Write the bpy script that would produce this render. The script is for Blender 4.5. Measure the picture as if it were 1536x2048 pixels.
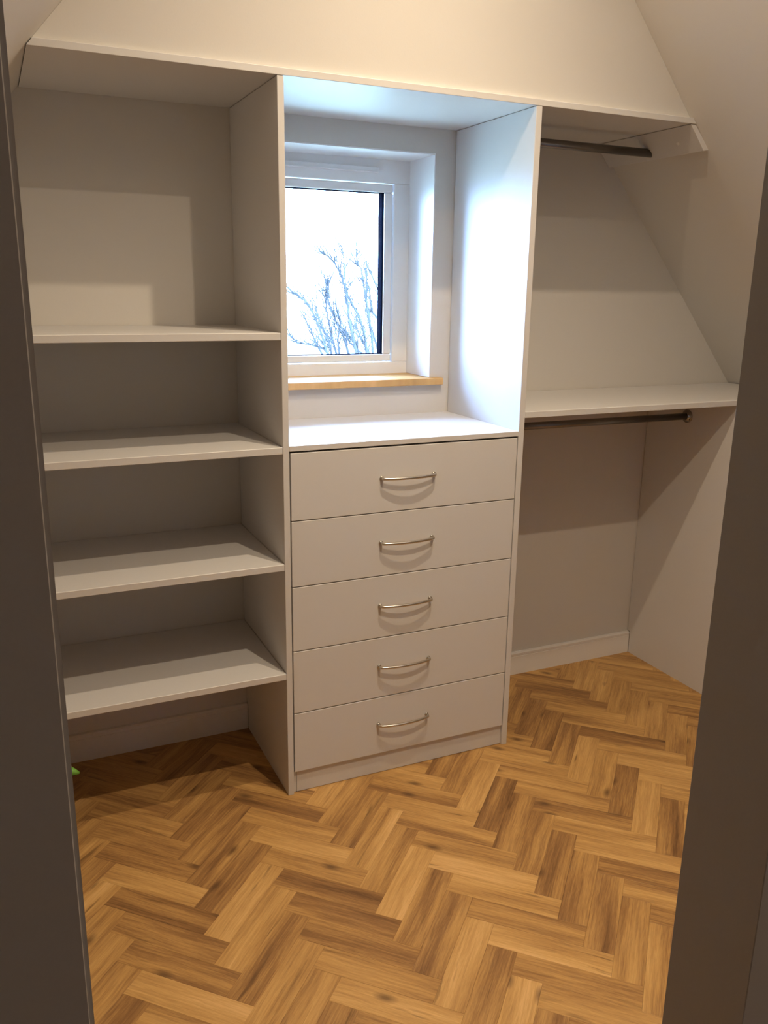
import bpy, bmesh, math, random
from mathutils import Matrix, Vector

for _o in list(bpy.data.objects):
    bpy.data.objects.remove(_o, do_unlink=True)
SC = bpy.context.scene
COL = SC.collection
random.seed(7)

# ------------------------------------------------------------------ camera
CAM_LOC = (-1.37755, -2.06731, 1.42126)
YAW, PITCH, ROLL, FPX = 0.430534, -0.259436, 0.0146738, 1699.6
cy, sy, cp, sp = math.cos(YAW), math.sin(YAW), math.cos(PITCH), math.sin(PITCH)
fwd = Vector((sy*cp, cy*cp, sp)); rgt = Vector((cy, -sy, 0)); up = rgt.cross(fwd)
r2 = rgt*math.cos(ROLL) + up*math.sin(ROLL)
u2 = up*math.cos(ROLL) - rgt*math.sin(ROLL)
cam_data = bpy.data.cameras.new('camera')
cam_data.sensor_fit = 'VERTICAL'
cam_data.sensor_height = 32.0
cam_data.lens = FPX/2048*32.0
cam_data.clip_start = 0.02
cam_data.clip_end = 500
cam = bpy.data.objects.new('camera', cam_data)
cam.matrix_world = Matrix(((r2.x, u2.x, -fwd.x, CAM_LOC[0]), (r2.y, u2.y, -fwd.y, CAM_LOC[1]),
                           (r2.z, u2.z, -fwd.z, CAM_LOC[2]), (0, 0, 0, 1)))
COL.objects.link(cam)
SC.camera = cam

# ------------------------------------------------------------------ sky, exposure, lamp power
world = bpy.data.worlds.new('overcast_sky')
SC.world = world
world.use_nodes = True
wn = world.node_tree.nodes['Background']
wn.inputs['Color'].default_value = (0.38, 0.575, 1.0, 1)
wn.inputs['Strength'].default_value = 66.0
SC.view_settings.view_transform = 'Standard'
SC.view_settings.look = 'None'
SC.view_settings.exposure = 0.0
SC.view_settings.gamma = 1.0
SC.view_settings.use_curve_mapping = False
LAMP_COLOR = (1.0, 0.80, 0.57)
LAMP_POWERS = (4.0, 12.6, 15.0)
LAMP_SPREAD = (155, 155, 138)      # from the wardrobe towards the doorway
HALL_FILL_POWER = 24.0

# ------------------------------------------------------------------ dimensions
D = 0.436            # back wall plane
XA, XB, XC, XD = -0.7167, -0.7, 0.0, 0.0187     # the two tall divider panels
TB, TT = 1.8909, 1.9068                         # top shelf under / upper face
RS, RB = 1.0746, 1.0560                         # right hand shelf
XE = 0.865                                      # right end panel inner face
XEL = -1.565                                    # left end panel inner face
CZ = 2.62                                       # flat strip of ceiling
SL = 0.8556
def slope_r(z): return 0.5566 + SL*(TB-z)
def slope_l(z): return -1.2565 - SL*(TB-z)

# ------------------------------------------------------------------ helpers
def new_mat(name):
    m = bpy.data.materials.new(name); m.use_nodes = True
    nt = m.node_tree; b = nt.nodes['Principled BSDF']
    return m, nt, b

def simple(name, col, rough=0.5, metal=0.0, spec=0.5, bump=0.0, bscale=200.0, var=0.0):
    m, nt, b = new_mat(name)
    b.inputs['Base Color'].default_value = (*col, 1)
    b.inputs['Roughness'].default_value = rough
    b.inputs['Metallic'].default_value = metal
    b.inputs['Specular IOR Level'].default_value = spec
    if bump or var:
        tc = nt.nodes.new('ShaderNodeTexCoord')
        n = nt.nodes.new('ShaderNodeTexNoise'); n.inputs['Scale'].default_value = bscale
        n.inputs['Detail'].default_value = 3
        nt.links.new(tc.outputs['Object'], n.inputs['Vector'])
        if bump:
            bp = nt.nodes.new('ShaderNodeBump'); bp.inputs['Strength'].default_value = bump
            bp.inputs['Distance'].default_value = 0.001
            nt.links.new(n.outputs['Fac'], bp.inputs['Height'])
            nt.links.new(bp.outputs['Normal'], b.inputs['Normal'])
        if var:
            mx = nt.nodes.new('ShaderNodeMix'); mx.data_type = 'RGBA'
            mx.inputs['A'].default_value = (*[c*(1-var) for c in col], 1)
            mx.inputs['B'].default_value = (*[min(1, c*(1+var)) for c in col], 1)
            nt.links.new(n.outputs['Fac'], mx.inputs['Factor'])
            nt.links.new(mx.outputs['Result'], b.inputs['Base Color'])
    return m

M = {}
M['paint'] = simple('wall_paint', (0.685, 0.66, 0.62), 0.75, spec=0.25, bump=0.12, bscale=260)
M['board'] = simple('white_melamine', (0.69, 0.68, 0.675), 0.42, spec=0.4, bump=0.05, bscale=700)
M['upvc'] = simple('white_upvc', (0.88, 0.89, 0.90), 0.28)
M['gasket'] = simple('dark_gasket', (0.0016, 0.0022, 0.0045), 0.9, spec=0.0)
M['nickel'] = simple('brushed_nickel', (0.62, 0.585, 0.53), 0.28, metal=1.0)
M['rail'] = simple('satin_steel', (0.23, 0.22, 0.215), 0.30, metal=1.0)
M['chrome'] = simple('chrome', (0.32, 0.31, 0.31), 0.10, metal=1.0)
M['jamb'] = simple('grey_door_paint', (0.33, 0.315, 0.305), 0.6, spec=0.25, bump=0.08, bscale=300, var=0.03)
M['lit_edge'] = simple('painted_lit_edge', (0.90, 0.88, 0.84), 0.35)
M['hall'] = simple('hall_paint', (0.55, 0.53, 0.50), 0.8, spec=0.2)
M['dark'] = simple('bounce_cut_paint', (0.26, 0.25, 0.24), 0.8, spec=0.2)  # for the unseen doorway wall, darkened to cut light bouncing off it
M['skirting'] = simple('skirting_paint', (0.82, 0.80, 0.77), 0.35, spec=0.45)
M['bark'] = simple('bark', (0.036, 0.038, 0.040), 0.9, spec=0.0, var=0.2, bscale=20)
M['ground'] = simple('winter_grass', (0.30, 0.33, 0.24), 0.95, spec=0.05, var=0.15, bscale=0.4)
M['terracotta'] = simple('grey_plant_pot', (0.35, 0.34, 0.33), 0.7)
M['soil'] = simple('potting_soil', (0.05, 0.035, 0.025), 0.95, bump=0.6, bscale=90)
M['stem'] = simple('pale_stem', (0.50, 0.52, 0.36), 0.5)

def leaf_mat():
    m, nt, b = new_mat('leaf_green')
    tc = nt.nodes.new('ShaderNodeTexCoord')
    n = nt.nodes.new('ShaderNodeTexNoise'); n.inputs['Scale'].default_value = 60
    nt.links.new(tc.outputs['Object'], n.inputs['Vector'])
    r = nt.nodes.new('ShaderNodeValToRGB')
    r.color_ramp.elements[0].color = (0.09, 0.26, 0.03, 1)
    r.color_ramp.elements[1].color = (0.22, 0.48, 0.08, 1)
    nt.links.new(n.outputs['Fac'], r.inputs['Fac'])
    nt.links.new(r.outputs['Color'], b.inputs['Base Color'])
    b.inputs['Roughness'].default_value = 0.45
    return m
M['leaf'] = leaf_mat()

def glass_mat():
    m = bpy.data.materials.new('window_glass'); m.use_nodes = True
    nt = m.node_tree; nt.nodes.remove(nt.nodes['Principled BSDF'])
    out = nt.nodes['Material Output']
    tr = nt.nodes.new('ShaderNodeBsdfTransparent'); tr.inputs['Color'].default_value = (0.95, 0.98, 0.98, 1)
    gl = nt.nodes.new('ShaderNodeBsdfGlossy'); gl.inputs['Roughness'].default_value = 0.01
    fr = nt.nodes.new('ShaderNodeFresnel'); fr.inputs['IOR'].default_value = 1.3
    mx = nt.nodes.new('ShaderNodeMixShader')
    nt.links.new(fr.outputs['Fac'], mx.inputs['Fac'])
    nt.links.new(tr.outputs['BSDF'], mx.inputs[1]); nt.links.new(gl.outputs['BSDF'], mx.inputs[2])
    nt.links.new(mx.outputs['Shader'], out.inputs['Surface'])
    return m
M['glass'] = glass_mat()

def oak_mat():
    # colour runs along the local X axis of each piece; the object colour carries (tone, seed, seed)
    m, nt, b = new_mat('oak_plank')
    N = nt.nodes.new; L = nt.links.new
    tc = N('ShaderNodeTexCoord'); oi = N('ShaderNodeObjectInfo')
    sep = N('ShaderNodeSeparateColor'); L(oi.outputs['Color'], sep.inputs['Color'])
    off = N('ShaderNodeCombineXYZ')
    def mul(sock, k):
        q = N('ShaderNodeMath'); q.operation = 'MULTIPLY'; q.inputs[1].default_value = k
        L(sock, q.inputs[0]); return q.outputs[0]
    L(mul(sep.outputs['Green'], 37.0), off.inputs['X'])
    L(mul(sep.outputs['Blue'], 53.0), off.inputs['Y'])
    L(mul(oi.outputs['Random'], 61.0), off.inputs['Z'])
    add = N('ShaderNodeVectorMath'); add.operation = 'ADD'
    L(tc.outputs['Object'], add.inputs[0]); L(off.outputs[0], add.inputs[1])
    # a slow warp makes the grain wander
    wp = N('ShaderNodeTexNoise'); wp.inputs['Scale'].default_value = 7; wp.inputs['Detail'].default_value = 1
    L(add.outputs[0], wp.inputs['Vector'])
    ws = N('ShaderNodeVectorMath'); ws.operation = 'SUBTRACT'; ws.inputs[1].default_value = (0.5, 0.5, 0.5)
    L(wp.outputs['Color'], ws.inputs[0])
    wm = N('ShaderNodeVectorMath'); wm.operation = 'MULTIPLY'; wm.inputs[1].default_value = (0.0, 0.011, 0.0)
    L(ws.outputs[0], wm.inputs[0])
    wa = N('ShaderNodeVectorMath'); wa.operation = 'ADD'
    L(add.outputs[0], wa.inputs[0]); L(wm.outputs[0], wa.inputs[1])
    def noise(scale_vec, detail=2.0, rough=0.5, dist=0.0):
        mp = N('ShaderNodeMapping'); mp.inputs['Scale'].default_value = scale_vec
        L(wa.outputs[0], mp.inputs['Vector'])
        n = N('ShaderNodeTexNoise'); n.inputs['Scale'].default_value = 1.0
        n.inputs['Detail'].default_value = detail; n.inputs['Roughness'].default_value = rough
        n.inputs['Distortion'].default_value = dist
        L(mp.outputs[0], n.inputs['Vector']); return n.outputs['Fac']
    bands = noise((2.2, 26, 1), 1.0)            # two or three strips of tone across a plank
    grain = noise((9, 190, 1), 3.0, 0.6)        # long fibres
    fine = noise((40, 620, 1), 2.0, 0.6)        # pores
    streak = noise((5, 60, 1), 2.0, 0.55, 0.6)  # dark mineral streaks
    # knots
    mpk = N('ShaderNodeMapping'); mpk.inputs['Scale'].default_value = (6.5, 14, 1)
    L(wa.outputs[0], mpk.inputs['Vector'])
    vk = N('ShaderNodeTexVoronoi'); vk.voronoi_dimensions = '2D'; vk.inputs['Scale'].default_value = 0.75
    vk.inputs['Randomness'].default_value = 1.0
    L(mpk.outputs[0], vk.inputs['Vector'])
    kr = N('ShaderNodeValToRGB')
    kr.color_ramp.elements[0].position = 0.03; kr.color_ramp.elements[0].color = (1, 1, 1, 1)
    kr.color_ramp.elements[1].position = 0.15; kr.color_ramp.elements[1].color = (0, 0, 0, 1)
    L(vk.outputs['Distance'], kr.inputs['Fac'])
    vs = N('ShaderNodeSeparateColor'); L(vk.outputs['Color'], vs.inputs['Color'])
    ksel = N('ShaderNodeMath'); ksel.operation = 'GREATER_THAN'; ksel.inputs[1].default_value = 0.74
    L(vs.outputs['Red'], ksel.inputs[0])
    kf = N('ShaderNodeMath'); kf.operation = 'MULTIPLY'
    L(kr.outputs['Color'], kf.inputs[0]); L(ksel.outputs[0], kf.inputs[1])
    # tone value = plank tone + bands + grain
    def lin(sock, k, c):
        q = N('ShaderNodeMath'); q.operation = 'MULTIPLY_ADD'
        q.inputs[1].default_value = k; q.inputs[2].default_value = c
        L(sock, q.inputs[0]); return q.outputs[0]
    def addn(*socks):
        s = socks[0]
        for t in socks[1:]:
            q = N('ShaderNodeMath'); q.operation = 'ADD'; L(s, q.inputs[0]); L(t, q.inputs[1]); s = q.outputs[0]
        return s
    tone = addn(lin(sep.outputs['Red'], 0.60, 0.21), lin(bands, 0.95, -0.475), lin(grain, 0.75, -0.375), lin(fine, 0.40, -0.20))
    ramp = N('ShaderNodeValToRGB')
    e = ramp.color_ramp.elements
    e[0].position = 0.0; e[0].color = (0.150, 0.074, 0.029, 1)
    e[1].position = 1.0; e[1].color = (0.70, 0.425, 0.175, 1)
    for p, c in ((0.30, (0.300, 0.153, 0.055, 1)), (0.55, (0.470, 0.262, 0.088, 1)), (0.78, (0.590, 0.346, 0.122, 1))):
        q = e.new(p); q.color = c
    L(tone, ramp.inputs['Fac'])
    sr = N('ShaderNodeValToRGB')
    sr.color_ramp.elements[0].position = 0.655; sr.color_ramp.elements[0].color = (0, 0, 0, 1)
    sr.color_ramp.elements[1].position = 0.78; sr.color_ramp.elements[1].color = (0.7, 0.7, 0.7, 1)
    L(streak, sr.inputs['Fac'])
    m1 = N('ShaderNodeMix'); m1.data_type = 'RGBA'; m1.inputs['B'].default_value = (0.12, 0.06, 0.024, 1)
    L(sr.outputs['Color'], m1.inputs['Factor']); L(ramp.outputs['Color'], m1.inputs['A'])
    m2 = N('ShaderNodeMix'); m2.data_type = 'RGBA'; m2.inputs['B'].default_value = (0.10, 0.05, 0.022, 1)
    km = lin(kf.outputs[0], 0.75, 0.0)
    L(km, m2.inputs['Factor']); L(m1.outputs['Result'], m2.inputs['A'])
    L(m2.outputs['Result'], b.inputs['Base Color'])
    b.inputs['Roughness'].default_value = 0.5
    b.inputs['Specular IOR Level'].default_value = 0.3
    bp = N('ShaderNodeBump'); bp.inputs['Strength'].default_value = 0.12; bp.inputs['Distance'].default_value = 0.0006
    L(fine, bp.inputs['Height']); L(bp.outputs['Normal'], b.inputs['Normal'])
    return m
M['oak'] = oak_mat()

# ---- mesh building
def box(bm, x0, x1, y0, y1, z0, z1, bev=0.0):
    vs = [bm.verts.new(p) for p in ((x0, y0, z0), (x1, y0, z0), (x1, y1, z0), (x0, y1, z0),
                                    (x0, y0, z1), (x1, y0, z1), (x1, y1, z1), (x0, y1, z1))]
    fs = [bm.faces.new([vs[i] for i in q]) for q in ((0, 3, 2, 1), (4, 5, 6, 7), (0, 1, 5, 4), (1, 2, 6, 5), (2, 3, 7, 6), (3, 0, 4, 7))]
    if bev:
        es = list({e for f in fs for e in f.edges})
        bmesh.ops.bevel(bm, geom=es, offset=bev, segments=1, profile=0.5, affect='EDGES')

def prism(bm, pts, y0, y1, bev=0.0):
    """polygon in XZ (counter-clockwise seen from -Y) pushed along Y"""
    a = [bm.verts.new((x, y0, z)) for x, z in pts]
    b = [bm.verts.new((x, y1, z)) for x, z in pts]
    fs = [bm.faces.new(a), bm.faces.new(b[::-1])]
    n = len(pts)
    for i in range(n):
        fs.append(bm.faces.new((a[(i+1) % n], a[i], b[i], b[(i+1) % n])))
    if bev:
        es = list({e for f in fs for e in f.edges})
        bmesh.ops.bevel(bm, geom=es, offset=bev, segments=1, profile=0.5, affect='EDGES')
    bmesh.ops.recalc_face_normals(bm, faces=bm.faces)

def tube(bm, pts, rad, seg=8, caps=True):
    """a round tube through the points; rad is a number or one per point"""
    pts = [Vector(p) for p in pts]
    rs = rad if isinstance(rad, (list, tuple)) else [rad]*len(pts)
    rings = []; prev = None
    for i, p in enumerate(pts):
        t = (pts[min(i+1, len(pts)-1)] - pts[max(i-1, 0)]).normalized()
        if prev is None:
            ref = Vector((0, 0, 1)) if abs(t.z) < 0.9 else Vector((1, 0, 0))
            nrm = t.cross(ref).normalized()
        else:
            nrm = (prev - t*prev.dot(t)).normalized()
        prev = nrm; bn = t.cross(nrm)
        rings.append([bm.verts.new(p + (nrm*math.cos(2*math.pi*k/seg) + bn*math.sin(2*math.pi*k/seg))*rs[i]) for k in range(seg)])
    for A, B in zip(rings, rings[1:]):
        for k in range(seg):
            f = bm.faces.new((A[k], A[(k+1) % seg], B[(k+1) % seg], B[k])); f.smooth = True
    if caps:
        bm.faces.new(rings[0][::-1]); bm.faces.new(rings[-1])

def lathe_z(bm, prof, seg=24, c=(0, 0, 0)):
    rings = [[bm.verts.new((c[0]+r*math.cos(2*math.pi*k/seg), c[1]+r*math.sin(2*math.pi*k/seg), c[2]+z)) for k in range(seg)] for r, z in prof]
    for A, B in zip(rings, rings[1:]):
        for k in range(seg):
            f = bm.faces.new((A[k], A[(k+1) % seg], B[(k+1) % seg], B[k])); f.smooth = True
    bm.faces.new(rings[0][::-1]); bm.faces.new(rings[-1])

def link(name, bm, mat, parent=None):
    bmesh.ops.recalc_face_normals(bm, faces=bm.faces)
    me = bpy.data.meshes.new(name); bm.to_mesh(me); bm.free()
    me.materials.append(M[mat] if isinstance(mat, str) else mat)
    o = bpy.data.objects.new(name, me); COL.objects.link(o)
    if parent is not None:
        o.parent = parent
        o.matrix_parent_inverse = parent.matrix_world.inverted()
    return o

def boxes(name, mat, lst, parent=None, bev=0.0):
    bm = bmesh.new()
    for q in lst: box(bm, *q, bev)
    return link(name, bm, mat, parent)

def tag(o, label, cat, group=None):
    o['label'] = label; o['category'] = cat
    if group: o['group'] = group
    return o

def structure(o, label=None):
    o['kind'] = 'structure'
    if label: o['label'] = label
    return o

def empty(name, loc):
    o = bpy.data.objects.new(name, None); o.location = loc
    o.empty_display_size = 0.05
    COL.objects.link(o)
    o.matrix_world = Matrix.Translation(loc)
    return o

# ================================================================== structure
WX0, WX1, WZ0, WZ1 = -0.628, -0.068, 1.112, 1.8205      # window opening
YF = 0.61                                               # inner face of window frame
# back (gable) wall with a hole for the window
bm = bmesh.new()
wt = D + 0.30
box(bm, -2.35, WX0, D, wt, 0, CZ+0.15); box(bm, WX1, 1.65, D, wt, 0, CZ+0.15)
box(bm, WX0, WX1, D, wt, 0, WZ0); box(bm, WX0, WX1, D, wt, WZ1, CZ+0.15)
# above the wardrobe the wall is boxed out flush with its front
prism(bm, [(slope_l(TT+.0005)+.0006, TT+.0005), (slope_r(TT+.0005)-.0006, TT+.0005), (slope_r(CZ)-.0006, CZ), (slope_l(CZ)+.0006, CZ)], .013, D)
structure(link('wall_back', bm, 'paint'), 'cream painted gable wall behind the wardrobe')
YW0 = -1.395                                            # room face of the doorway wall
KZ = 0.80
bm = bmesh.new()
prism(bm, [(slope_r(CZ), CZ), (slope_r(KZ), KZ), (slope_r(KZ), 0), (slope_r(KZ)+.15, 0), (slope_r(KZ)+.15, KZ+.1), (slope_r(CZ)+.15, CZ+.15), (slope_r(CZ), CZ+.15)], YW0, D)
structure(link('wall_right', bm, 'paint'), 'cream sloping wall on the right under the roof')
bm = bmesh.new()
prism(bm, [(slope_l(CZ), CZ), (slope_l(CZ), CZ+.15), (slope_l(CZ)-.15, CZ+.15), (slope_l(KZ)-.15, KZ+.1), (slope_l(KZ)-.15, 0), (slope_l(KZ), 0), (slope_l(KZ), KZ)], YW0, D)
structure(link('wall_left', bm, 'paint'), 'cream sloping wall on the left under the roof')
structure(boxes('ceiling', 'paint', [(slope_l(CZ), slope_r(CZ), YW0, D, CZ, CZ+.15)]))
# doorway wall, its linings, and the dim fill-lit hall the camera stands in
JL, JR, YH = -1.354, -0.655, -1.512
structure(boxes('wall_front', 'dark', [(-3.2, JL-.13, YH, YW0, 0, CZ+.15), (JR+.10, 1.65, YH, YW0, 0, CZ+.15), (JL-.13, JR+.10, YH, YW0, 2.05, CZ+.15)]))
t1 = structure(boxes('trim_1', 'jamb', [(JL-.13, JL-.0039, YH-.002, YW0+.002, 0, 2.05)]), 'dark grey door jamb along the left edge of the photo')
boxes('lit_edge_strip', 'lit_edge', [(JL-.0039, JL-.0032, YH-.002, YW0+.002, 0, 2.05)], t1)['label'] = 'thin pale strip painted as the lit jamb edge'  # pale strip painted in for light grazing the edge of the lining
boxes('door_stop', 'jamb', [(JL-.0032, JL, YH+.0005, YH+.045, 0, 2.05)], t1)
structure(boxes('trim_2', 'jamb', [(JR, JR+.10, YH-.002, YW0, 0, 2.05)], bev=.001), 'dark grey door jamb along the right edge of the photo')
structure(boxes('trim_3', 'jamb', [(JL, JR, YH-.002, YW0, 2.02, 2.05)]), 'door head lining above the doorway')
structure(boxes('wall_hall', 'hall', [(-3.3, -3.2, -3.6, YW0, 0, 2.5), (1.2, 1.3, -3.6, YH, 0, 2.5), (-3.2, 1.2, -3.7, -3.6, 0, 2.5)]))
structure(boxes('ceiling_hall', 'hall', [(-3.3, 1.3, -3.7, YH, 2.5, 2.6)]))

# ---- floor: herringbone planks, each its own object
FL, FW, FA, FX, FY = 0.269862, 0.067471, -0.776067, -0.112232, -0.145715
TONES = [ (-0.550,-0.658,-0.8),(-0.186,-0.264,-0.8),(0.183,0.005,-0.9),(0.192,-0.360,-1),(0.205,0.158,-0.6),(0.402,-0.108,-0.8),(0.213,-0.514,-0.5),(-0.735,-0.412,-0.7),(-0.717,-0.116,-0.5),(-0.488,-0.134,-0.5),(-0.808,-0.559,-0.4),(-1.102,-0.199,-0.5),(-1.124,-0.315,-0.35),(-1.136,-0.383,-0.5),(-1.130,-0.500,-0.6),(-0.524,-0.832,-0.6),(-0.200,-0.480,-0.35),(-0.184,-0.544,-0.4),(-0.168,-0.606,-0.3),(-0.182,-0.750,-0.3),(-0.064,-0.629,-0.5),(0.380,0.161,-0.4),(-0.878,-0.174,-0.4),(-1.244,-0.582,-0.6),(-0.888,-0.079,-0.5),(-0.173,-0.170,0.6),(-0.387,-0.806,0.8),(-0.554,-0.280,0.6),(-0.564,-0.460,0.8),(-0.366,-0.493,0.6),(-0.386,-0.588,0.4),(0.019,-0.471,0.4),(-0.026,-0.555,0.6),(0.209,-0.442,0.5),(0.341,-0.246,0.4),(-1.148,-0.588,0.5),(-0.306,-0.105,0.5),(-0.895,-0.317,0.4),(-0.522,-0.870,0.8),(-0.569,-0.734,0.4),(-0.463,-0.914,0.3),(-0.009,-0.549,0.4),(0.011,-0.205,0.5) ]
fl = structure(boxes('floor', simple('screed', (0.05, 0.03, 0.015), 0.9), [(-3.3, 1.65, -3.7, wt, -0.06, -0.010)]), 'oak herringbone floor')
g = 0.00012; bv = 0.0005; th = 0.0098
bm = bmesh.new()
a = [bm.verts.new(p) for p in ((g, g, -th), (FL-g, g, -th), (FL-g, FW-g, -th), (g, FW-g, -th))]
b_ = [bm.verts.new(p) for p in ((g, g, -bv*.6), (FL-g, g, -bv*.6), (FL-g, FW-g, -bv*.6), (g, FW-g, -bv*.6))]
c_ = [bm.verts.new(p) for p in ((g+bv, g+bv, 0), (FL-g-bv, g+bv, 0), (FL-g-bv, FW-g-bv, 0), (g+bv, FW-g-bv, 0))]
for lo, hi in ((a, b_), (b_, c_)):
    for i in range(4): bm.faces.new((lo[i], lo[(i+1) % 4], hi[(i+1) % 4], hi[i]))
bm.faces.new(c_); bm.faces.new(a[::-1])
bmesh.ops.recalc_face_normals(bm, faces=bm.faces)
plank_me = bpy.data.meshes.new('plank'); bm.to_mesh(plank_me); bm.free()
plank_me.materials.append(M['oak'])
ca, sa = math.cos(FA), math.sin(FA)
rng = random.Random(11)
rest = bmesh.new()
for m_ in range(-70, 71):
    for n_ in range(-16, 17):
        hx, hy = m_*FW + n_*FL, -m_*FW + n_*FL
        for vert in (0, 1):
            # H plank from (hx,hy) along p ; V plank from (hx+FL, hy) along q
            if vert: ox, oy, ang, cx, cyy = hx+FL+FW, hy, FA+math.pi/2, hx+FL+FW/2, hy+FL/2
            else:    ox, oy, ang, cx, cyy = hx, hy, FA, hx+FL/2, hy+FW/2
            wx, wy = FX + ca*cx - sa*cyy, FY + sa*cx + ca*cyy
            if not (-3.2 < wx < 1.62 and -3.5 < wy < D+.12): continue
            lx, ly = FX + ca*ox - sa*oy, FY + sa*ox + ca*oy
            mw = Matrix.Translation((lx, ly, 0)) @ Matrix.Rotation(ang, 4, 'Z')
            tone = None
            for tx, ty, tv in TONES:
                q = mw.inverted() @ Vector((tx, ty, 0))
                if 0 < q.x < FL and 0 < q.y < FW: tone = tv
            if tone is None: tone = rng.choice((-.45, -.25, -.1, 0, .05, .15, .25, .35, .5)) + rng.uniform(-.08, .08)
            r1, rr = rng.random(), rng.random()
            if -1.48 < wx < 0.98 and -1.16 < wy < D+.05:
                o = bpy.data.objects.new('plank', plank_me); COL.objects.link(o)
                o.matrix_world = mw; o.parent = fl
                o.color = (0.5+0.5*tone, r1, rr, 1)
            else:
                tmp = plank_me.copy(); tmp.transform(mw); rest.from_mesh(tmp); bpy.data.meshes.remove(tmp)
o = link('plank', rest, 'oak', fl); o['kind'] = 'stuff'; o.color = (0.5, .3, .6, 1)

# ---- skirting boards
SKZ, SKY = 0.0883, D-0.014
def skirting(name, x0, x1):
    bm = bmesh.new()
    pts = [(D, 0), (SKY, 0), (SKY, .0725), (SKY+.0015, .0735), (SKY+.0015, .0750), (SKY, .0760), (SKY, SKZ-.004), (SKY+.004, SKZ), (D, SKZ)]
    A = [bm.verts.new((x0, y, z)) for y, z in pts]; B = [bm.verts.new((x1, y, z)) for y, z in pts]
    n = len(pts)
    for i in range(n): bm.faces.new((A[i], A[(i+1) % n], B[(i+1) % n], B[i]))
    bm.faces.new(A[::-1]); bm.faces.new(B)
    return structure(link(name, bm, 'skirting'))
skirting('baseboard_left', XEL, XA-.001)
skirting('baseboard_right', XD+.001, XE-.0005)

# ---- window
def ring(bm, x0, x1, z0, z1, wl, wr, wb, wtp, y0, y1, bev=0.0):
    """a rectangular frame with mitred looking corners: four bars"""
    box(bm, x0, x1, y0, y1, z0, z0+wb, bev); box(bm, x0, x1, y0, y1, z1-wtp, z1, bev)
    box(bm, x0, x0+wl, y0, y1, z0+wb, z1-wtp, bev); box(bm, x1-wr, x1, y0, y1, z0+wb, z1-wtp, bev)
SX0, SX1, SZ0, SZ1 = -0.5695, -0.1265, 1.171, 1.7455     # sash outside
GX0, GX1, GZ0, GZ1 = -0.5395, -0.1567, 1.197, 1.7175     # glass daylight opening
bm = bmesh.new()
ring(bm, WX0+.001, WX1-.001, WZ0+.001, WZ1-.001, SX0-WX0-.001, WX1-SX1-.001, SZ0-WZ0-.001, WZ1-SZ1-.001, YF, YF+.07, .002)
win = structure(link('window_1', bm, 'upvc'), 'white framed window in the middle bay')
bm = bmesh.new()
ring(bm, SX0+.002, SX1-.002, SZ0+.002, SZ1-.002, GX0-SX0-.002, SX1-GX1-.002, GZ0-SZ0-.002, SZ1-GZ1-.002, YF+.009, YF+.030, .003)
sash = link('sash', bm, 'upvc', win)
bm = bmesh.new()
ring(bm, GX0-.006, GX1+.006, GZ0-.006, GZ1+.006, .008, .0075, .0065, .0065, YF+.018, YF+.058)
link('gasket', bm, 'gasket', sash)['label'] = 'dark rubber gasket and spacer around the glass'
boxes('glass_pane', 'glass', [(GX0-.001, GX1+.001, YF+.024, YF+.028, GZ0-.001, GZ1+.001)], sash)
bm = bmesh.new()
box(bm, -0.511, -0.187, YF-.009, YF+.003, 1.7745, 1.791, .0015)
box(bm, -0.511, -0.1885, YF-.013, YF-.007, 1.7745, 1.7785, .001)
link('trickle_vent', bm, 'upvc', win)
rv = boxes('reveal_brightener', 'upvc', [(WX0+.0002, WX0+.004, D+.0005, YF-.0005, WZ0+.022, WZ1-.0002), (WX1-.004, WX1-.0002, D+.0005, YF-.0005, WZ0+.022, WZ1-.0002), (WX0+.004, WX1-.004, D+.0005, YF-.0005, WZ1-.004, WZ1-.0002)], win)  # added boards, whiter than the wall so the reveals come out brighter
rv['label'] = 'smooth white lining added to brighten the window reveal'
# oak sill board
sill = boxes('window_sill', 'oak', [(-0.0, 0.636, 0, 0.045, 0, 0.0215)], None, .0012)
sill.location = (-0.667, 0.412, 1.1115); sill.color = (.88, .2, .7, 1)
bpy.context.view_layer.update()
bm = bmesh.new(); bm.from_mesh(sill.data)
box(bm, -WX0*0+(-0.628+0.667)+.001, (WX1+0.667)-.001, 0.043, YF-0.412, 0, 0.0215)
bm.to_mesh(sill.data); bm.free()
sill.parent = win; sill['label'] = 'pale oak window sill board'

# ================================================================== fitted wardrobe
# ---- middle tower: two tall panels, top of the chest, plinth and five drawers
tower = empty('drawer_unit', (-0.35, 0.2, 0))
tag(tower, 'tall white drawer unit in the middle with five drawers below the window niche', 'drawer unit')
def side(x0, x1):
    bm = bmesh.new()
    # notched round the skirting at the back
    pts = [(0, 0), (SKY-.0015, 0), (SKY-.0015, SKZ+.0015), (D-.0024, SKZ+.0015), (D-.0024, TB-.0012), (0, TB-.0012)]
    A = [bm.verts.new((x0, y, z)) for y, z in pts]; B = [bm.verts.new((x1, y, z)) for y, z in pts]
    n = len(pts); fs = []
    for i in range(n): fs.append(bm.faces.new((A[i], A[(i+1) % n], B[(i+1) % n], B[i])))
    fs += [bm.faces.new(A[::-1]), bm.faces.new(B)]
    bmesh.ops.bevel(bm, geom=list({e for f in fs for e in f.edges}), offset=.0009, segments=1, affect='EDGES')
    return link('side_panel', bm, 'board', tower)
side(XA, XB); side(XC, XD)
boxes('worktop', 'board', [(XB+.0004, XC-.0004, 0, D-.0012, 1.0045, 1.0188)], tower, .0007)['label'] = 'white top of the drawer chest under the window'
boxes('plinth', 'board', [(XB+.0115, XC-.0005, .0095, .0275, .0012, .067)], tower, .0006)
boxes('filler_strip', 'board', [(XB+.0003, XB+.0108, .0105, .0275, .0012, .067)], tower, .0005)
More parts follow.
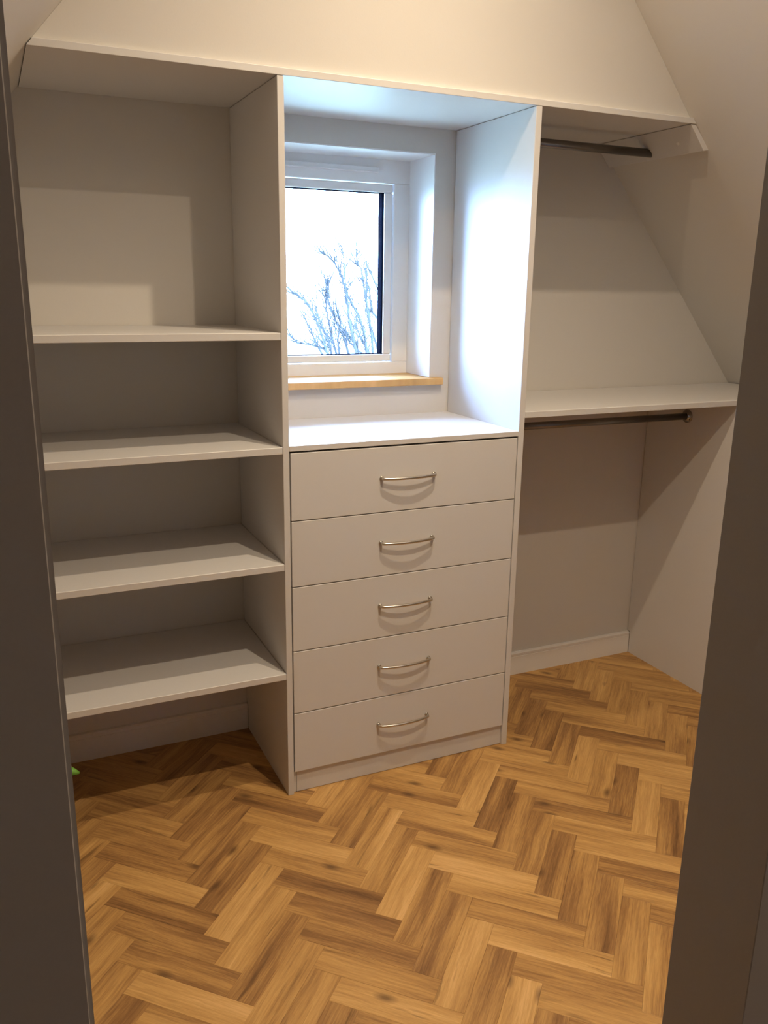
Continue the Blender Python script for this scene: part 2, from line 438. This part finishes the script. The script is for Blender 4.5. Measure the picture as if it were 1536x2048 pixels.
boxes('back_panel', 'board', [(XB+.0005, XC-.0005, D-.022, D-.016, .10, 1.003)], tower)
edges = [1.0008, 0.8163, 0.6312, 0.4432, 0.2546, 0.0693]
def make_handle():
    bm = bmesh.new()
    h, hw, bow, r = 0.016, 0.080, 0.0095, 0.0042
    pts = [(-hw, 0, 0), (-hw, -h+.006, 0), (-hw+.0015, -h+.002, 0), (-hw+.006, -h-.0008, 0)]
    for i in range(1, 12):
        x = -hw+.006 + (2*hw-.012)*i/12
        pts.append((x, -h-.0008-bow*(1-(x/(hw-.006))**2), 0))
    pts += [(hw-.006, -h-.0008, 0), (hw-.0015, -h+.002, 0), (hw, -h+.006, 0), (hw, 0, 0)]
    tube(bm, pts, r, 10)
    for s in (-1, 1):
        tube(bm, [(s*hw, -.0002, 0), (s*hw, -.0035, 0), (s*hw, -.0042, 0)], [.0062, .0062, .0052], 12)
    me = bpy.data.meshes.new('handle'); bmesh.ops.recalc_face_normals(bm, faces=bm.faces)
    bm.to_mesh(me); bm.free(); me.materials.append(M['nickel']); return me
handle_me = make_handle()
for i in range(5):
    zt, zb = edges[i]-.0014, edges[i+1]+.0014
    bm = bmesh.new()
    box(bm, XB+.0035, XC-.0030, .0, .018, zb, zt, .0009)
    # drawer box behind the front
    for q in ((XB+.02, XB+.034, .0185, .40, zb+.02, zt-.03), (XC-.034, XC-.02, .0185, .40, zb+.02, zt-.03),
              (XB+.034, XC-.034, .386, .40, zb+.02, zt-.03), (XB+.034, XC-.034, .0185, .386, zb+.02, zb+.028)):
        box(bm, *q)
    d_ = link('drawer', bm, 'board', tower)
    h = bpy.data.objects.new('handle', handle_me); COL.objects.link(h)
    h.parent = d_; h.location = (-.3565, 0, (zt+zb)/2+.0055)
    h['label'] = 'bowed brushed nickel handle'

# ---- long top shelf
bm = bmesh.new()
gp = .0035
prism(bm, [(slope_l(TB)+gp, TB), (slope_r(TB)-.0006, TB), (slope_r(TT)-.0006, TT), (slope_l(TT)+gp, TT)], 0, D-.0008, .0007)
tag(link('top_shelf', bm, 'board'), 'long white top board running over all three bays below the sloping roof', 'shelf')

# ---- shelves in the left bay
left_end = empty('end_panel', (XEL-.009, .2, 0))
bm = bmesh.new()
pts = [(0, 0), (SKY-.001, 0), (SKY-.001, SKZ+.001), (D-.001, SKZ+.001), (D-.001, 1.45), (0, 1.45)]
A = [bm.verts.new((XEL-.0187, y, z)) for y, z in pts]; B = [bm.verts.new((XEL-.0002, y, z)) for y, z in pts]
for i in range(6): bm.faces.new((A[i], A[(i+1) % 6], B[(i+1) % 6], B[i]))
bm.faces.new(A[::-1]); bm.faces.new(B)
link('panel', bm, 'board', left_end)
tag(left_end, 'white end panel holding the left shelves, hidden behind the left door jamb', 'panel')
for lab, z1 in (('topmost white shelf of the left bay, lit by the lamps', 1.3060),
                ('second white shelf from the top in the left bay', 1.0170),
                ('third white shelf from the top in the left bay', 0.7002),
                ('lowest white shelf of the left bay, just above the floor', 0.3820)):
    o = boxes('shelf', 'board', [(XEL, XA-.0008, 0, D-.0018, z1-.0182, z1)], None, .0010)
    tag(o, lab, 'shelf', 'white shelves in the left bay')

# ---- right bay
bm = bmesh.new()
prism(bm, [(XD+.0004, RB), (slope_r(RB)-.004, RB), (slope_r(RS)-.004, RS), (XD+.0004, RS)], 0.001, D-.0018, .0012)
tag(link('shelf', bm, 'board'), 'white shelf in the right bay between the two clothes rails', 'shelf')
bm = bmesh.new()
pts = [(0.012, 0), (SKY-.002, 0), (SKY-.002, SKZ+.002), (D-.0025, SKZ+.002), (D-.0025, RB-.0005), (0.012, RB-.0005)]
A = [bm.verts.new((XE, y, z)) for y, z in pts]; B = [bm.verts.new((XE+.0187, y, z)) for y, z in pts]
for i in range(6): bm.faces.new((A[i], A[(i+1) % 6], B[(i+1) % 6], B[i]))
bm.faces.new(A[::-1]); bm.faces.new(B)
tag(link('end_panel', bm, 'board'), 'white end panel standing on the floor under the right shelf', 'panel')
# batten on the roof slope that carries the upper rail
zb0, zt0 = 1.8215, TB-.0012
bm = bmesh.new()
tk = .0215
prism(bm, [(slope_r(zb0)-tk, zb0), (slope_r(zb0)-tk+.0195, zb0+.004), (slope_r(zt0)-.002, zt0), (slope_r(zt0)-tk, zt0)], 0.002, D-.001, .0006)
bat = tag(link('rail_batten', bm, 'board'), 'short white batten under the top board on the right roof slope', 'batten')
bm = bmesh.new()
zc_ = 1.8505; xc_ = slope_r(zc_)-tk
nrm = Vector((-1, 0, -SL)).normalized()
tube(bm, [Vector((xc_, .085, zc_))-nrm*.0005, Vector((xc_, .085, zc_))+nrm*.0008, Vector((xc_, .085, zc_))+nrm*.0012], [.006, .006, .004], 12)
link('screw_cap', bm, 'upvc', bat)

def rail(x0, x1, y, z, r, label, end_socket, cut=0.0):
    root = empty('clothes_rail', ((x0+x1)/2, y, z))
    tag(root, label, 'clothes rail', 'clothes rails in the right bay')
    bm = bmesh.new()
    tube(bm, [(x0+.0005, y, z), (x1-.0005, y, z)], r, 24)
    if cut:      # scribed to the sloping batten
        for v in bm.verts:
            if v.co.x > (x0+x1)/2: v.co.x -= (v.co.z - z)*cut
    link('rod', bm, 'rail', root)
    def sock(x, s):
        bm = bmesh.new()
        tube(bm, [(x, y, z), (x-s*.003, y, z), (x-s*.0045, y, z), (x-s*.005, y, z), (x-s*.0125, y, z), (x-s*.0135, y, z)],
             [.0235, .0235, .0215, .0160, .0155, .0142], 24)
        for k in (0.5, 3.64):
            tube(bm, [(x-s*.004, y+.0185*math.cos(k), z+.0185*math.sin(k)), (x-s*.0062, y+.0185*math.cos(k), z+.0185*math.sin(k))], [.003, .002], 8)
        link('end_socket', bm, 'chrome', root)['label'] = 'round chrome end socket'
    sock(x0, -1)
    if end_socket: sock(x1, 1)
yU, zU = .222, 1.841
rail(XD, slope_r(zU)-tk, yU, zU, .0128, 'upper clothes rail in the right bay, below the top board', False, SL)
rail(XD, XE, .231, .989, .0120, 'lower clothes rail in the right bay, hung just below the shelf', True)

# ================================================================== lamps
for i, (y, lab) in enumerate(((-0.012, 'recessed ceiling downlight above the wardrobe front'),
                              (-0.66, 'recessed ceiling downlight in the middle of the room'),
                              (-1.33, 'recessed ceiling downlight nearest the doorway'))):
    root = empty('downlight', (-.355, y, CZ-.003))
    tag(root, lab, 'downlight', 'ceiling downlights')
    bm = bmesh.new()
    prof = [(.044, 0.0), (.044, -.003), (.041, -.005), (.034, -.003), (.034, 0.0)]
    rings = [[bm.verts.new((-.355+r*math.cos(2*math.pi*k/32), y+r*math.sin(2*math.pi*k/32), CZ+z)) for k in range(32)] for r, z in prof]
    for A, B in zip(rings, rings[1:]+rings[:1]):
        for k in range(32): bm.faces.new((A[k], A[(k+1) % 32], B[(k+1) % 32], B[k]))
    link('trim_ring', bm, 'upvc', root)
    ld = bpy.data.lights.new('downlight_bulb', 'AREA'); ld.shape = 'DISK'; ld.size = .032; ld.spread = math.radians(LAMP_SPREAD[i])
    ld.energy = LAMP_POWERS[i]; ld.color = LAMP_COLOR
    lo = bpy.data.objects.new('downlight_bulb', ld); COL.objects.link(lo)
    lo.location = (-.355, y, CZ-.006); lo.rotation_euler = (0, math.radians(3), 0); lo.parent = root; lo.matrix_parent_inverse = root.matrix_world.inverted()
ld = bpy.data.lights.new('hall_fill_light', 'POINT'); ld.energy = HALL_FILL_POWER; ld.shadow_soft_size = .05  # unseen fill light added to brighten the door jambs
ld.color = (1.0, .80, .62)
lo = bpy.data.objects.new('hall_fill_light', ld); COL.objects.link(lo); lo.location = (0.7, -3.0, 2.36)
hl = empty('hall_fill_fixture', (0.7, -3.0, 2.5))
tag(hl, 'round fixture made up for the added hall fill light behind the camera', 'lamp')
bm = bmesh.new(); lathe_z(bm, [(.11, 0), (.11, -.02), (.10, -.035), (.03, -.038)], 32, (0.7, -3.0, 2.4995))
link('base', bm, 'upvc', hl)
bm = bmesh.new(); lathe_z(bm, [(.02, 0), (.02, -.03), (.014, -.034)], 16, (0.7, -3.0, 2.461))
link('socket', bm, 'upvc', hl)
lo.parent = hl; lo.matrix_parent_inverse = hl.matrix_world.inverted()

# ================================================================== plant behind the left jamb
pl = empty('potted_plant', (-1.44, -.03, 0))
tag(pl, 'potted plant behind the left door jamb, one bright green leaf tip peeking out', 'plant')
bm = bmesh.new()
lathe_z(bm, [(.042, 0), (.058, .105), (.061, .105), (.061, .12), (.054, .12), (.052, .10)], 24, (-1.44, -.03, 0))
link('pot', bm, 'terracotta', pl)
bm = bmesh.new(); lathe_z(bm, [(.051, .099), (.051, .103), (.03, .108), (.004, .109)], 18, (-1.44, -.03, 0))
link('soil', bm, 'soil', pl)
def leaf(base, tip, width, droop, twist=0.0, st=.25):
    base, tip = Vector(base), Vector(tip)
    ax = tip-base; side_ = ax.cross(Vector((0, 0, 1))).normalized()
    side_ = (Matrix.Rotation(twist, 3, ax.normalized()) @ side_)
    bm = bmesh.new(); n = 10; rows = []
    for i in range(n+1):
        t = i/n
        c = base + ax*t + Vector((0, 0, droop*math.sin(math.pi*t)))
        w_ = width*(math.sin(math.pi*min(1, t*.93+.03))**.8)*(1-.35*t)
        dn = side_.cross(ax).normalized()*(-.18*w_)
        rows.append([bm.verts.new(c - side_*w_ + dn), bm.verts.new(c), bm.verts.new(c + side_*w_ + dn)])
    for A, B in zip(rows, rows[1:]):
        for k in (0, 1):
            f = bm.faces.new((A[k], A[k+1], B[k+1], B[k])); f.smooth = True
    o = link('leaf', bm, 'leaf', pl)
    sm = o.modifiers.new('thick', 'SOLIDIFY'); sm.thickness = .0009
    return o
top = Vector((-1.44, -.03, .107))
bm = bmesh.new()
tube(bm, [top, top+Vector((.02, 0, .07)), top+Vector((.075, -.002, .135))], [.003, .0026, .0016], 8)
tube(bm, [top, top+Vector((-.02, .01, .08)), top+Vector((-.04, .02, .15))], [.003, .0026, .0016], 8)
tube(bm, [top, top+Vector((0, -.02, .07)), top+Vector((.01, -.05, .13))], [.003, .0026, .0016], 8)
link('stem', bm, 'stem', pl)
leaf(top+Vector((.075, -.002, .135)), (-1.2735, -.03, .2285), .022, .012, 0.9)
leaf(top+Vector((-.04, .02, .15)), top+Vector((-.10, .07, .20)), .022, .01)
leaf(top+Vector((.01, -.05, .13)), top+Vector((.03, -.12, .16)), .022, .012)
leaf(top+Vector((-.02, .01, .08)), top+Vector((-.09, -.03, .12)), .02, .012)

# ================================================================== outdoors
structure(boxes('ground', 'ground', [(-60, 90, 1.2, 160, -3.3, -3.2)]), 'pale winter ground far below the window')
STEMS = [[(4.188, 11.59, 0.292), (4.101, 11.59, 0.569), (3.959, 11.59, 0.828), (3.847, 11.59, 1.083), (3.792, 11.59, 1.235), (3.779, 11.59, 1.31), (3.8, 11.59, 1.436), (3.786, 11.59, 1.51)], [(3.677, 11.258, 0.327), (3.556, 11.258, 0.694), (3.463, 11.258, 0.918), (3.344, 11.258, 1.139), (3.213, 11.258, 1.236), (3.135, 11.258, 1.283)], [(4.115, 11.99, 0.277), (4.043, 11.99, 0.533), (3.985, 11.99, 0.785), (3.929, 11.99, 1.047), (3.937, 11.99, 1.268)], [(4.435, 11.387, 0.303), (4.411, 11.387, 0.551), (4.359, 11.387, 0.745), (4.272, 11.387, 0.951), (4.102, 11.387, 1.228), (4.032, 11.387, 1.39), (3.962, 11.387, 1.6), (3.853, 11.387, 1.769), (3.745, 11.387, 1.876), (3.657, 11.387, 1.934)], [(4.127, 11.166, 0.44), (4.07, 11.166, 0.695), (4.013, 11.166, 0.921), (3.978, 11.166, 1.219), (3.943, 11.166, 1.561), (3.922, 11.166, 1.863), (3.874, 11.166, 2.054)], [(4.823, 12.004, 0.25), (4.788, 12.004, 0.646), (4.709, 12.004, 1.009), (4.631, 12.004, 1.445), (4.584, 12.004, 1.706), (4.503, 12.004, 1.82), (4.495, 12.004, 2.026)], [(5.49, 13.295, 0.245), (5.319, 13.295, 0.722), (5.249, 13.295, 1.16), (5.246, 13.295, 1.534), (5.17, 13.295, 1.846)], [(5.434, 13.001, 0.735), (5.237, 13.001, 0.951), (5.185, 13.001, 1.265), (5.152, 13.001, 1.448)], [(4.197, 12.913, 0.193), (4.061, 12.913, 0.422), (3.986, 12.913, 0.619), (3.839, 12.913, 0.897)], [(3.804, 11.555, 0.302), (3.72, 11.555, 0.394), (3.498, 11.555, 0.462), (3.252, 11.555, 0.504), (3.105, 11.555, 0.645)], [(5.145, 12.342, 1.178), (4.972, 12.342, 1.53), (4.817, 12.342, 1.834)], [(4.419, 11.692, 0.281), (4.374, 11.692, 0.467), (4.113, 11.692, 0.719)], [(3.813, 11.432, 0.311), (3.758, 11.432, 0.556), (3.594, 11.432, 0.874), (3.527, 11.432, 1.124)], [(4.311, 11.265, 0.315), (4.083, 11.265, 0.498), (3.985, 11.265, 0.652)], [(3.995, 11.536, 0.3), (3.966, 11.536, 0.547), (4.022, 11.536, 0.805), (3.91, 11.536, 1.148)], [(5.336, 13.319, 0.141), (5.218, 13.319, 0.352), (5.085, 13.319, 0.576), (5.02, 13.319, 0.679)]]
tree = empty('bare_tree', (5.0, 12.2, -3.2))
tag(tree, 'bare winter tree with thin upright branches outside the window', 'tree')
fork = Vector((5.0, 12.2, -1.0))
bm = bmesh.new()
tube(bm, [(5.0, 12.2, -3.2), (5.02, 12.18, -2.4), (4.98, 12.2, -1.6), fork], [.16, .12, .105, .09], 10)
link('trunk', bm, 'bark', tree)
trg = random.Random(3)
tw = bmesh.new()
for s in STEMS:
    pts = [fork + Vector((trg.uniform(-.04, .04), trg.uniform(-.04, .04), -.1)), fork.lerp(Vector(s[0]), .5) + Vector((0, 0, -.1))] + [Vector(p) for p in s]
    n = len(pts)
    bm = bmesh.new()
    tube(bm, pts, [.020*(1-i/(n-1)) + .0085 for i in range(n)], 6)
    link('branch', bm, 'bark', tree)
    # side twigs
    for i in range(2, n-1):
        for k in range(9):
            p = pts[i].lerp(pts[i+1], trg.random())
            d_ = (pts[i+1]-pts[i]).normalized()
            q = p
            v = (d_ + Vector((trg.uniform(-.9, .9), trg.uniform(-.9, .9), trg.uniform(-.2, .5)))).normalized()
            path = [p]
            for j in range(4):
                q = q + v*trg.uniform(.05, .12); v = (v + Vector((trg.uniform(-.3, .3), trg.uniform(-.3, .3), .12))).normalized()
                path.append(q)
            tube(tw, path, [.0075, .007, .006, .0055, .004], 4)
o = link('twig', tw, 'bark', tree); o['kind'] = 'stuff'
